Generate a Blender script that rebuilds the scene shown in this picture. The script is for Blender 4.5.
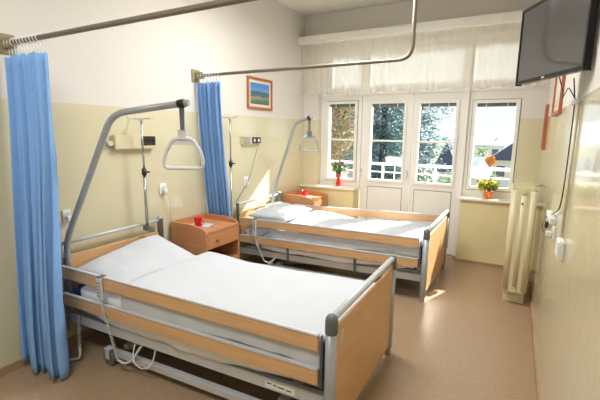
import bpy, bmesh, math, random
from mathutils import Vector, Matrix, noise
random.seed(7)
PI = math.pi
for o in list(bpy.data.objects): bpy.data.objects.remove(o)
S = bpy.context.scene
C = S.collection

# ------------------------------------------------------------------ camera
YAW, PITCH, ROLL, FPX = 0.50117, -0.171347, 0.0114867, 389.07
f = Vector((-math.sin(YAW)*math.cos(PITCH), math.cos(YAW)*math.cos(PITCH), math.sin(PITCH)))
r0 = Vector((math.cos(YAW), math.sin(YAW), 0)); u0 = r0.cross(f)
rr = math.cos(ROLL)*r0 + math.sin(ROLL)*u0
uu = -math.sin(ROLL)*r0 + math.cos(ROLL)*u0
cam = bpy.data.objects.new('camera', bpy.data.cameras.new('camera')); C.objects.link(cam)
cam.matrix_world = Matrix(((rr.x, uu.x, -f.x, 0), (rr.y, uu.y, -f.y, 0), (rr.z, uu.z, -f.z, 1.6), (0, 0, 0, 1)))
cam.data.sensor_width = 36; cam.data.lens = FPX*36/600; cam.data.clip_start = 0.02; cam.data.clip_end = 2000
S.camera = cam

# ------------------------------------------------------------------ light and exposure
S.view_settings.view_transform = 'Standard'; S.view_settings.look = 'None'
S.view_settings.exposure = 0.48; S.view_settings.gamma = 1; S.view_settings.use_curve_mapping = False
W = bpy.data.worlds.new('sky'); S.world = W; W.use_nodes = True
nt = W.node_tree; nt.nodes.clear()
out = nt.nodes.new('ShaderNodeOutputWorld'); bg = nt.nodes.new('ShaderNodeBackground')
tc = nt.nodes.new('ShaderNodeTexCoord'); sx = nt.nodes.new('ShaderNodeSeparateXYZ'); rp = nt.nodes.new('ShaderNodeValToRGB')
nt.links.new(tc.outputs['Generated'], sx.inputs[0]); nt.links.new(sx.outputs['Z'], rp.inputs[0])
rp.color_ramp.elements[0].position = 0.0; rp.color_ramp.elements[0].color = (0.80, 0.90, 1.0, 1)
rp.color_ramp.elements[1].position = 0.12; rp.color_ramp.elements[1].color = (0.96, 0.98, 1.0, 1)
e = rp.color_ramp.elements.new(0.8); e.color = (0.55, 0.74, 1.0, 1)
nt.links.new(rp.outputs[0], bg.inputs[0]); bg.inputs[1].default_value = 0.88
nt.links.new(bg.outputs[0], out.inputs[0])

def lamp(name, kind, loc, **k):
    l = bpy.data.lights.new(name, kind)
    for a, b in k.items(): setattr(l, a, b)
    o = bpy.data.objects.new(name, l); o.location = loc; C.objects.link(o); return o
sun = lamp('sun', 'SUN', (4, 12, 9), energy=17.0, angle=math.radians(0.6), color=(1.0, 0.95, 0.86))
SUN = Vector((-0.34, -1.0, -0.77))
sun.rotation_euler = SUN.to_track_quat('-Z', 'Y').to_euler()
# added fill light; its two ceiling fixtures, out of view, are built below
for (lx, ly, lz, en) in ((-1.35, 0.1, 3.125, 30), (-1.35, 2.95, 2.925, 42)):
    a = lamp('added_ceiling_fill', 'AREA', (lx, ly, lz), energy=en, shape='RECTANGLE', size=1.15, size_y=0.5, color=(0.97, 0.985, 1.0))

# ------------------------------------------------------------------ materials
def srgb(c):
    return tuple(((v/255)/12.92 if v/255 <= .04045 else ((v/255+.055)/1.055)**2.4) for v in c) + (1,)
MATS = {}
def mat(name, col, rough=.5, metal=0, spec=.5, var=0.0, scale=8, stretch=(1, 1, 1), bump=0, bscale=None, coat=0, col2=None, detail=4):
    m = bpy.data.materials.new(name); m.use_nodes = True; MATS[name] = m
    t = m.node_tree; b = t.nodes['Principled BSDF']
    b.inputs['Roughness'].default_value = rough; b.inputs['Metallic'].default_value = metal
    b.inputs['Specular IOR Level'].default_value = spec
    if coat: b.inputs['Coat Weight'].default_value = coat; b.inputs['Coat Roughness'].default_value = .15
    c1 = srgb(col)
    tcn = t.nodes.new('ShaderNodeTexCoord'); mp = t.nodes.new('ShaderNodeMapping'); mp.inputs['Scale'].default_value = stretch
    t.links.new(tcn.outputs['Object'], mp.inputs[0])
    nz = t.nodes.new('ShaderNodeTexNoise'); nz.inputs['Scale'].default_value = scale; nz.inputs['Detail'].default_value = detail
    t.links.new(mp.outputs[0], nz.inputs['Vector'])
    c2 = srgb(col2) if col2 else tuple(max(0, v*(1-var)) for v in c1[:3]) + (1,)
    cr = t.nodes.new('ShaderNodeValToRGB')
    cr.color_ramp.elements[0].position = .35; cr.color_ramp.elements[0].color = c2
    cr.color_ramp.elements[1].position = .65; cr.color_ramp.elements[1].color = c1
    t.links.new(nz.outputs[0], cr.inputs[0]); t.links.new(cr.outputs[0], b.inputs['Base Color'])
    if bump:
        bn = t.nodes.new('ShaderNodeBump'); bn.inputs['Strength'].default_value = bump; bn.inputs['Distance'].default_value = .01
        n2 = t.nodes.new('ShaderNodeTexNoise'); n2.inputs['Scale'].default_value = bscale or scale; n2.inputs['Detail'].default_value = 3
        t.links.new(tcn.outputs['Object'], n2.inputs['Vector'])
        t.links.new(n2.outputs[0], bn.inputs['Height']); t.links.new(bn.outputs[0], b.inputs['Normal'])
    return m

def wall_paint(name):
    """white distemper above, glossy khaki oil paint below the line at 1.79 m"""
    m = bpy.data.materials.new(name); m.use_nodes = True; t = m.node_tree; b = t.nodes['Principled BSDF']
    g = t.nodes.new('ShaderNodeNewGeometry'); s = t.nodes.new('ShaderNodeSeparateXYZ'); t.links.new(g.outputs['Position'], s.inputs[0])
    gt = t.nodes.new('ShaderNodeMath'); gt.operation = 'GREATER_THAN'; gt.inputs[1].default_value = 1.79
    t.links.new(s.outputs['Z'], gt.inputs[0])
    nz = t.nodes.new('ShaderNodeTexNoise'); nz.inputs['Scale'].default_value = 1.3; nz.inputs['Detail'].default_value = 5
    t.links.new(g.outputs['Position'], nz.inputs['Vector'])
    lo = t.nodes.new('ShaderNodeMix'); lo.data_type = 'RGBA'
    lo.inputs[6].default_value = srgb((207, 199, 167)); lo.inputs[7].default_value = srgb((214, 206, 175))
    t.links.new(nz.outputs[0], lo.inputs[0])
    mx = t.nodes.new('ShaderNodeMix'); mx.data_type = 'RGBA'; mx.inputs[7].default_value = srgb((216, 211, 203))
    t.links.new(gt.outputs[0], mx.inputs[0]); t.links.new(lo.outputs[2], mx.inputs[6]); t.links.new(mx.outputs[2], b.inputs['Base Color'])
    rm = t.nodes.new('ShaderNodeMapRange'); rm.inputs[3].default_value = .11; rm.inputs[4].default_value = .8
    t.links.new(gt.outputs[0], rm.inputs[0]); t.links.new(rm.outputs[0], b.inputs['Roughness'])
    bn = t.nodes.new('ShaderNodeBump'); bn.inputs['Strength'].default_value = .07; bn.inputs['Distance'].default_value = .02
    n2 = t.nodes.new('ShaderNodeTexNoise'); n2.inputs['Scale'].default_value = 9
    t.links.new(g.outputs['Position'], n2.inputs['Vector']); t.links.new(n2.outputs[0], bn.inputs['Height']); t.links.new(bn.outputs[0], b.inputs['Normal'])
    return m

up = lamp('added_uplight_fill', 'AREA', (-1.35, 2.95, 3.035), energy=13, shape='RECTANGLE', size=1.1, size_y=0.45, color=(0.97, 0.985, 1.0)); up.rotation_euler = (math.pi, 0, 0)  # fill added over the unseen pendant to brighten ceiling and far wall band
M_wall = wall_paint('two_tone_wall_paint')
M_ceil = mat('ceiling_distemper', (232, 228, 216), .9, var=.03, scale=2)
M_floor = mat('brown_linoleum', (172, 145, 116), .28, spec=.45, var=.22, scale=90, bump=.03, bscale=160, detail=6)
M_base = mat('brown_skirting_vinyl', (172, 142, 110), .5, var=.1)
M_frame = mat('white_window_enamel', (234, 231, 224), .35, var=.04, scale=3)
M_gap = mat('dark_sash_gap', (120, 112, 98), .8)
M_sill = mat('pale_sill_laminate', (238, 232, 214), .3, var=.04)
M_cream = mat('cream_parapet_paint', (228, 215, 168), .45, var=.05, scale=3)
M_net = bpy.data.materials.new('white_net_voile')
M_beech = mat('beech_laminate', (220, 176, 128), .4, var=.14, scale=5, stretch=(.6, 14, 14), coat=.15)
M_beechv = mat('beech_board', (217, 170, 122), .4, var=.12, scale=4, stretch=(8, 1.2, 14), coat=.15)
M_cab = mat('reddish_beech_veneer', (203, 142, 98), .42, var=.14, scale=5, stretch=(2, 2, 16), coat=.1)
M_cabdark = mat('cabinet_inner_board', (150, 92, 58), .6, var=.1)
M_grey = mat('grey_enamelled_steel', (163, 166, 168), .35, metal=.25, var=.04)
M_lgrey = mat('light_grey_steel', (202, 204, 205), .36, metal=.15, var=.04)
M_dgrey = mat('dark_grey_plastic', (98, 102, 106), .5, var=.06)
M_black = mat('black_plastic', (26, 25, 28), .4)
M_chrome = mat('brushed_chrome', (180, 182, 180), .22, metal=.9)
M_rail = mat('brushed_bronze_tube', (132, 120, 106), .38, metal=.55, var=.08, scale=3)
M_khaki = mat('khaki_bracket_enamel', (150, 140, 108), .5, var=.08)
M_sheet = mat('white_cotton', (196, 199, 203), .85, spec=.2, var=.02, scale=6, bump=.25, bscale=22)
M_sheet2 = mat('washed_white_cotton', (238, 239, 241), .85, spec=.2, var=.04, scale=5, bump=.35, bscale=18)
M_blue = mat('blue_mattress_cover', (62, 92, 160), .6, var=.35, scale=60)
M_curt = mat('blue_curtain_cotton', (134, 178, 233), .8, spec=.2, var=.06, scale=3, bump=.1, bscale=60)
M_plast = mat('white_plastic', (236, 236, 232), .35)
M_handle = mat('pale_grey_plastic', (208, 208, 206), .45)
M_red = mat('red_glossy_plastic', (226, 34, 30), .25)
M_redglass = mat('red_vase_glaze', (205, 22, 40), .12, coat=.5)
M_orange = mat('orange_pot_glaze', (232, 112, 40), .3, coat=.3)
M_green = mat('green_leaf', (70, 120, 48), .55, var=.3, scale=30)
M_yleaf = mat('yellow_green_leaf', (176, 184, 60), .55, var=.3, scale=30)
M_petal = mat('pink_petal', (214, 120, 140), .6)
M_wpetal = mat('yellow_white_petal', (236, 222, 120), .6)
M_rad = mat('cream_radiator_enamel', (212, 203, 168), .38, var=.04, scale=4)
M_brass = mat('dull_brass', (150, 120, 70), .4, metal=.7)
M_picw = mat('orange_brown_picture_frame', (176, 96, 62), .45, var=.15, scale=10)
M_mount = mat('cream_picture_mount', (226, 214, 190), .8)
M_panel = mat('cream_service_panel', (216, 202, 168), .45, var=.03)
M_brown = mat('dark_brown_sockets', (52, 38, 32), .5)
M_rail_out = mat('white_balcony_enamel', (240, 240, 238), .5)
M_conc = mat('balcony_concrete', (170, 168, 160), .9, var=.15)
M_screen = mat('black_glass_screen', (60, 60, 62), .07, spec=1.0, coat=1.0)  # base lifted to grey to stand in for the reflected room
M_bezel = mat('piano_black_bezel', (20, 18, 24), .2)
M_glow = bpy.data.materials.new('added_lamp_diffuser'); M_glow.use_nodes = True  # glowing underside of the added ceiling lamps
M_glow.node_tree.nodes['Principled BSDF'].inputs['Emission Color'].default_value = (1, .97, .92, 1)
M_glow.node_tree.nodes['Principled BSDF'].inputs['Emission Strength'].default_value = 2.0

def node_net():
    m = M_net; m.use_nodes = True; t = m.node_tree; t.nodes.clear()
    o = t.nodes.new('ShaderNodeOutputMaterial'); d = t.nodes.new('ShaderNodeBsdfDiffuse'); tl = t.nodes.new('ShaderNodeBsdfTranslucent'); tr = t.nodes.new('ShaderNodeBsdfTransparent')
    d.inputs[0].default_value = srgb((240, 232, 216)); tl.inputs[0].default_value = srgb((246, 240, 226))
    a = t.nodes.new('ShaderNodeMixShader'); a.inputs[0].default_value = .62
    t.links.new(d.outputs[0], a.inputs[1]); t.links.new(tl.outputs[0], a.inputs[2])
    b = t.nodes.new('ShaderNodeMixShader'); b.inputs[0].default_value = .36
    t.links.new(tr.outputs[0], b.inputs[1]); t.links.new(a.outputs[0], b.inputs[2]); t.links.new(b.outputs[0], o.inputs[0])
node_net()
M_glass = bpy.data.materials.new('window_glass'); M_glass.use_nodes = True
t = M_glass.node_tree; t.nodes.clear()
o = t.nodes.new('ShaderNodeOutputMaterial'); tr = t.nodes.new('ShaderNodeBsdfTransparent'); gl = t.nodes.new('ShaderNodeBsdfGlossy'); mx = t.nodes.new('ShaderNodeMixShader'); fr = t.nodes.new('ShaderNodeFresnel')
fr.inputs[0].default_value = 1.25; gl.inputs['Roughness'].default_value = .02; tr.inputs[0].default_value = (.97, .985, .98, 1)
t.links.new(fr.outputs[0], mx.inputs[0]); t.links.new(tr.outputs[0], mx.inputs[1]); t.links.new(gl.outputs[0], mx.inputs[2]); t.links.new(mx.outputs[0], o.inputs[0])

# ------------------------------------------------------------------ mesh helpers
class MB:
    def __init__(s): s.bm = bmesh.new(); s.mi = 0
    def quad(s, pts):
        vs = [s.bm.verts.new(p) for p in pts]
        fc = s.bm.faces.new(vs); fc.material_index = s.mi; return fc
    def box(s, a, b, mp=None, bev=0):
        tb = bmesh.new(); x0, y0, z0 = a; x1, y1, z1 = b
        bmesh.ops.create_cube(tb, size=1)
        for v in tb.verts: v.co = Vector(((x0+x1)/2+v.co.x*(x1-x0), (y0+y1)/2+v.co.y*(y1-y0), (z0+z1)/2+v.co.z*(z1-z0)))
        if mp:
            for v in tb.verts: v.co = mp(*v.co)
        if bev: bmesh.ops.bevel(tb, geom=tb.edges[:], offset=bev, segments=2, affect='EDGES', clamp_overlap=True)
        s.merge(tb); return s
    def merge(s, tb):
        mp = {v: s.bm.verts.new(v.co) for v in tb.verts}
        for fc in tb.faces:
            try: n = s.bm.faces.new([mp[v] for v in fc.verts]); n.material_index = s.mi; n.smooth = fc.smooth
            except ValueError: pass
        tb.free()
    def tube(s, pts, r, n=10, cap=True, closed=False):
        pts = [Vector(p) for p in pts]; N = len(pts); rings = []
        rs = r if isinstance(r, (list, tuple)) else [r]*N
        up = None
        for i, p in enumerate(pts):
            if closed: d = (pts[(i+1) % N]-pts[i-1]).normalized()
            else: d = (pts[min(i+1, N-1)]-pts[max(i-1, 0)]).normalized()
            if up is None:
                up = Vector((0, 0, 1)) if abs(d.z) < .9 else Vector((1, 0, 0))
            a = d.cross(up)
            if a.length < 1e-5: a = d.cross(Vector((0, 1, 0)))
            a.normalize(); b = a.cross(d).normalized(); up = b
            rings.append([s.bm.verts.new(p+rs[i]*(math.cos(2*PI*k/n)*a+math.sin(2*PI*k/n)*b)) for k in range(n)])
        R = range(N if closed else N-1)
        for i in R:
            A, B = rings[i], rings[(i+1) % N]
            for k in range(n):
                fc = s.bm.faces.new((A[k], A[(k+1) % n], B[(k+1) % n], B[k])); fc.smooth = True; fc.material_index = s.mi
        if cap and not closed:
            s.bm.faces.new(rings[0][::-1]).material_index = s.mi; s.bm.faces.new(rings[-1]).material_index = s.mi
        return s
    def lathe(s, prof, c, n=20, axis=None):
        """prof: list of (r, z) about the point c"""
        c = Vector(c); rings = []
        for (r, z) in prof:
            rings.append([s.bm.verts.new(c+Vector((max(r, 1e-4)*math.cos(2*PI*k/n), max(r, 1e-4)*math.sin(2*PI*k/n), z))) for k in range(n)])
        for A, B in zip(rings, rings[1:]):
            for k in range(n):
                fc = s.bm.faces.new((A[k], A[(k+1) % n], B[(k+1) % n], B[k])); fc.smooth = True; fc.material_index = s.mi
        s.bm.faces.new(rings[0][::-1]).material_index = s.mi; s.bm.faces.new(rings[-1]).material_index = s.mi
        return s
    def prism(s, pts2, fn, d0, d1):
        """outline pts2 (a, b) extruded from d0 to d1; fn(a, b, d) gives the point"""
        A = [s.bm.verts.new(fn(a, b, d0)) for a, b in pts2]; B = [s.bm.verts.new(fn(a, b, d1)) for a, b in pts2]
        n = len(pts2)
        for fc in (s.bm.faces.new(A[::-1]), s.bm.faces.new(B)): fc.material_index = s.mi
        for k in range(n): s.bm.faces.new((A[k], A[(k+1) % n], B[(k+1) % n], B[k])).material_index = s.mi
        return s
    def grid(s, fn, nu, nv, smooth=True):
        V = [[s.bm.verts.new(fn(i/nu, j/nv)) for j in range(nv+1)] for i in range(nu+1)]
        for i in range(nu):
            for j in range(nv):
                fc = s.bm.faces.new((V[i][j], V[i+1][j], V[i+1][j+1], V[i][j+1])); fc.smooth = smooth; fc.material_index = s.mi
        return V
    def build(s, name, mats, parent=None, loc=None, recalc=True, solid=0, bevel=0, sub=0):
        if recalc: bmesh.ops.recalc_face_normals(s.bm, faces=s.bm.faces[:])
        off = Vector(loc) if loc is not None else (BASE[parent.name] if parent is not None else None)
        if off is None:
            xs = [v.co for v in s.bm.verts]
            off = Vector(((min(v.x for v in xs)+max(v.x for v in xs))/2, (min(v.y for v in xs)+max(v.y for v in xs))/2, min(v.z for v in xs)))
        for v in s.bm.verts: v.co -= off
        me = bpy.data.meshes.new(name); s.bm.to_mesh(me); s.bm.free()
        for m in (mats if isinstance(mats, (list, tuple)) else [mats]): me.materials.append(m)
        ob = bpy.data.objects.new(name, me); C.objects.link(ob); BASE[ob.name] = off.copy()
        if parent is not None:
            ob.parent = parent; ob.location = off-BASE[parent.name]
        else: ob.location = off
        if solid:
            md = ob.modifiers.new('thickness', 'SOLIDIFY'); md.thickness = solid; md.offset = 0
        if bevel:
            md = ob.modifiers.new('bevel', 'BEVEL'); md.width = bevel; md.segments = 2; md.limit_method = 'ANGLE'
        if sub:
            md = ob.modifiers.new('sub', 'SUBSURF'); md.levels = sub; md.render_levels = sub
        return ob
BASE = {}
def tag(o, label=None, cat=None, group=None, kind=None):
    if label: o['label'] = label
    if cat: o['category'] = cat
    if group: o['group'] = group
    if kind: o['kind'] = kind
    return o
def thing(name, loc, label, cat, group=None):
    o = bpy.data.objects.new(name, None); o.empty_display_size = .1; C.objects.link(o); o.location = loc
    BASE[o.name] = Vector(loc); return tag(o, label, cat, group)
def struct(name, mb, m, **k): return tag(mb.build(name, m, **k), kind='structure')
def lerp(a, b, t): return a+(b-a)*t
def smooth(a, b, x):
    t = min(1, max(0, (x-a)/(b-a))); return t*t*(3-2*t)
def arc(p0, p1, p2, r, n=8):
    """rounded corner at p1"""
    p0, p1, p2 = Vector(p0), Vector(p1), Vector(p2)
    a = p1+(p0-p1).normalized()*r; b = p1+(p2-p1).normalized()*r
    return [(1-t)**2*a+2*t*(1-t)*p1+t*t*b for t in [i/n for i in range(n+1)]]
def path(pts, r, n=8):
    pts = [Vector(p) for p in pts]; o = [pts[0]]
    for i in range(1, len(pts)-1): o += arc(pts[i-1], pts[i], pts[i+1], r, n)
    return o+[pts[-1]]
def helix(p0, p1, turns, r, n=10):
    p0, p1 = Vector(p0), Vector(p1); d = (p1-p0); a = d.cross(Vector((0, 0, 1)) if abs(d.normalized().z) < .9 else Vector((1, 0, 0))).normalized(); b = a.cross(d).normalized()
    return [p0+d*(i/(turns*n))+r*(math.cos(2*PI*i/n)*a+math.sin(2*PI*i/n)*b) for i in range(turns*n+1)]

# ------------------------------------------------------------------ the room
XL, XR, Y0, YW, YG, ZC = -2.83, .266, -1.6, 5.25, 5.40, 3.25
struct('floor', MB().box((XL-.2, Y0-.2, -.12), (XR+.2, 5.52, 0)), M_floor)
struct('ceiling', MB().box((XL-.2, Y0-.2, ZC), (XR+.2, 5.52, ZC+.15)), M_ceil)
struct('wall_left', MB().box((XL-.2, Y0-.2, 0), (XL, 5.52, ZC)), M_wall)
struct('wall_right', MB().box((XR, Y0-.2, 0), (XR+.2, 5.52, ZC)), M_wall)
struct('wall_near', MB().box((XL, Y0-.2, 0), (XR, Y0, ZC)), M_wall)
w = MB(); w.box((XL, YW, 0), (-2.60, 5.52, ZC)); w.box((-2.60, YW, 2.74), (.03, 5.52, ZC)); w.box((.03, YW, 0), (XR, 5.52, ZC))
struct('wall_far', w, M_wall)
struct('baseboard_left', MB().box((XL, Y0, 0), (XL+.012, 5.15, .055)), M_base)
struct('baseboard_right', MB().box((XR-.012, Y0, 0), (XR, 5.19, .055)), M_base)
struct('baseboard_far', MB().box((-.57, 5.178, 0), (XR-.012, 5.19, .03)), M_base)
# parapets under the side windows, with their sills
struct('trim_1', MB().box((XL, 5.17, 0), (-1.97, 5.52, .80)), M_cream)
struct('trim_2', MB().box((-.55, 5.19, 0), (XR, 5.52, .80)), M_cream)
struct('trim_3', MB().box((XL, 5.13, .80), (-1.94, YG+.02, .828), bev=.005), M_sill)
struct('trim_4', MB().box((-.585, 5.14, .80), (XR, YG+.02, .828), bev=.005), M_sill)

def sash(name, x0, x1, z0, z1, gx0, gx1, gz0, gz1, munt=None, panel=None, kindname=None, handle=None, blind=True):
    """a window or door leaf: frame, raised inner sash, glass, glazing bar, lower panel, blind"""
    m = MB(); y0, y1 = YG-.01, YG+.06
    m.box((x0, y0, z0), (gx0, y1, z1)); m.box((gx1, y0, z0), (x1, y1, z1))
    m.box((gx0, y0, z0), (gx1, y1, gz0)); m.box((gx0, y0, gz1), (gx1, y1, z1))
    fr = struct(name, m, M_frame)
    s = MB(); b = .035; ys = YG-.035
    s.box((gx0-b, ys, gz0-b), (gx0+.004, y0, gz1+b)); s.box((gx1-.004, ys, gz0-b), (gx1+b, y0, gz1+b))
    s.box((gx0, ys, gz0-b), (gx1, y0, gz0+.004)); s.box((gx0, ys, gz1-.004), (gx1, y0, gz1+b))
    if munt: s.box((gx0, ys+.005, munt-.012), (gx1, y0+.03, munt+.012))
    s.build('sash', M_frame, fr, bevel=.004)
    g = MB(); 
    for d in (0,): g.box((gx0-.002, YG+.028, gz0-.002), (gx1+.002, YG+.033, gz1+.002))
    g.build('pane', M_glass, fr)
    gp = MB(); 
    for (a, c) in ((gx0-b-.008, gx0-b-.003), (gx1+b+.003, gx1+b+.008)): gp.box((a, YG-.0125, gz0-b-.008), (c, YG-.0095, gz1+b+.008))
    gp.box((gx0-b-.008, YG-.0125, gz1+b+.003), (gx1+b+.008, YG-.0095, gz1+b+.008)); gp.box((gx0-b-.008, YG-.0125, gz0-b-.008), (gx1+b+.008, YG-.0095, gz0-b-.003))
    if not panel: gp.build('sash_gap', M_gap, fr)
    else: gp.bm.free()
    if panel:
        pz0, pz1 = panel; q = MB()
        q.box((gx0-.01, YG-.016, pz0), (gx1+.01, YG-.008, pz1))
        q.build('lower_panel', M_frame, fr)
        q = MB()
        for (a, c, d, e2) in ((gx0-.018, gx0-.008, pz0-.008, pz1+.008), (gx1+.008, gx1+.018, pz0-.008, pz1+.008), (gx0-.018, gx1+.018, pz1, pz1+.009), (gx0-.018, gx1+.018, pz0-.009, pz0)):
            q.box((a, YG-.0125, d), (c, YG-.0095, e2))
        q.build('panel_groove', M_gap, fr)
    if blind:      # stacked slats under the head of the sash, with white clips
        bl = MB()
        for k in range(5): bl.box((gx0+.01, YG-.005, gz1-.009-k*.009), (gx1-.01, YG+.02, gz1-.001-k*.009))
        bl.build('raised_blind', M_dgrey, fr)
        cl = MB()
        for tt in (.25, .78): cl.box((lerp(gx0, gx1, tt)-.004, YG-.012, gz1-.055), (lerp(gx0, gx1, tt)+.004, YG-.006, gz1))
        cl.build('blind_clip', M_plast, fr)
    if handle:
        hx, hz = handle; h = MB(); h.box((hx-.012, YG-.045, hz-.03), (hx+.012, YG-.036, hz+.03), bev=.003)
        h.tube([(hx, YG-.04, hz), (hx, YG-.075, hz), (hx, YG-.078, hz-.09)], .007, 8)
        h.build('handle', M_lgrey, fr)
    return fr
sash('window_1', -2.57, -1.965, .828, 2.13, -2.47, -2.06, .935, 2.02, munt=1.505)
sash('door_1', -1.955, -1.245, .01, 2.13, -1.82, -1.355, .955, 2.01, munt=1.50, panel=(.10, .845), handle=(-1.93, 1.08))
sash('door_2', -1.235, -.62, .01, 2.13, -1.155, -.70, .955, 2.00, munt=1.495, panel=(.10, .845), handle=(-1.27, 1.08))
sash('window_2', -.56, .03, .828, 2.13, -.475, -.03, .95, 1.985)
tm = MB(); tm.box((-.62, YG-.05, .01), (-.56, YG+.07, 2.74)); tm.box((-2.6, YG-.03, 2.13), (.03, YG+.08, 2.17)); tm.box((-2.6, YG-.012, 2.17), (-2.52, YG+.07, 2.74)); tm.box((-2.6, YG-.012, .828), (-2.57, YG+.07, 2.13))
struct('trim_5', tm, M_frame)
struct('trim_6', MB().box((-1.97, 5.36, 0), (-.55, 5.50, .012)), M_base)
def transom(name, x0, x1, gx0, gx1):
    m = MB(); y0, y1 = YG-.012, YG+.06; z0, z1, gz0, gz1 = 2.17, 2.74, 2.24, 2.66
    m.box((x0, y0, z0), (gx0, y1, z1)); m.box((gx1, y0, z0), (x1, y1, z1)); m.box((gx0, y0, z0), (gx1, y1, gz0)); m.box((gx0, y0, gz1), (gx1, y1, z1))
    fr = struct(name, m, M_frame)
    MB().box((gx0, YG+.05, gz0), (gx1, YG+.054, gz1)).build('pane', M_glass, fr)
    b = MB(); n = 17
    for k in range(n):
        z = lerp(gz0+.01, gz1-.01, k/(n-1))
        b.quad([(gx0+.005, YG+.015, z+.0155), (gx1-.005, YG+.015, z+.0155), (gx1-.005, YG+.036, z-.0155), (gx0+.005, YG+.036, z-.0155)])
    b.build('closed_blind', M_blind, fr, solid=.0008)
M_blind = bpy.data.materials.new('white_blind_slats'); M_blind.use_nodes = True
t = M_blind.node_tree; t.nodes.clear(); o = t.nodes.new('ShaderNodeOutputMaterial'); d = t.nodes.new('ShaderNodeBsdfDiffuse'); tl = t.nodes.new('ShaderNodeBsdfTranslucent'); a = t.nodes.new('ShaderNodeMixShader')
d.inputs[0].default_value = (.88, .88, .87, 1); tl.inputs[0].default_value = (.82, .85, .88, 1); a.inputs[0].default_value = .26
t.links.new(d.outputs[0], a.inputs[1]); t.links.new(tl.outputs[0], a.inputs[2]); t.links.new(a.outputs[0], o.inputs[0])
transom('window_3', -2.52, -1.93, -2.44, -2.0)
transom('window_4', -1.93, -.60, -1.86, -.66)
transom('window_5', -.60, .03, -.53, -.03)

# curtain board and net valance
cb = MB(); cb.box((XL, 5.04, 2.83), (XR, 5.25, 2.92), bev=.004)
tag(cb.build('curtain_board', M_frame), 'long cream curtain board across the top of the window wall', 'curtain rail')
nv = MB()
def net_pt(a, b):
    x = lerp(XL+.02, XR-.01, a); z = lerp(2.83, 2.135+.012*math.sin(a*70), b)
    y = 5.12+.007*math.sin(a*2*PI*34+1.5*math.sin(a*31))*(.6+.5*b)
    return (x, y, z)
nv.grid(net_pt, 420, 6)
tag(nv.build('net_curtain', M_net, recalc=False), 'sheer white net curtain hanging over the upper windows', 'curtain')

# unseen ceiling lamps added to brighten the room, one for each half
for (lx, ly, lz, lab) in ((-1.35, .1, 3.135, 'added unseen white ceiling lamp near the camera end of the room'), (-1.35, 2.95, 2.935, 'added unseen white pendant lamp above the aisle between the beds')):
    t_ = thing('added_ceiling_lamp', (lx, ly, ZC), lab, 'lamp', 'added fill lamps')
    MB().box((lx-.62, ly-.3, lz+.035), (lx+.62, ly+.3, lz+.09)).build('housing', M_plast, t_)
    for sx_ in (-.45, .45): MB().tube([(lx+sx_, ly, lz+.09), (lx+sx_, ly, ZC)], .01, 8).build('hanging_rod', M_plast, t_)
    MB().box((lx-.59, ly-.27, lz), (lx+.59, ly+.27, lz+.035)).build('diffuser', M_glow, t_)

# ------------------------------------------------------------------ beds
L = 2.07
def bedmap(NH, FH, NF, FF):
    def B(u, v, z):
        a = u/L
        x = lerp(lerp(NH[0], FH[0], v), lerp(NF[0], FF[0], v), a); y = lerp(lerp(NH[1], FH[1], v), lerp(NF[1], FF[1], v), a)
        return Vector((x, y, z))
    return B
BED1 = bedmap((-2.755, 1.50), (-2.755, 2.40), (-.69, 1.587), (-.69, 2.63))
BED2 = bedmap((-2.755, 3.53), (-2.755, 4.42), (-.657, 3.68), (-.645, 4.80))

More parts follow.
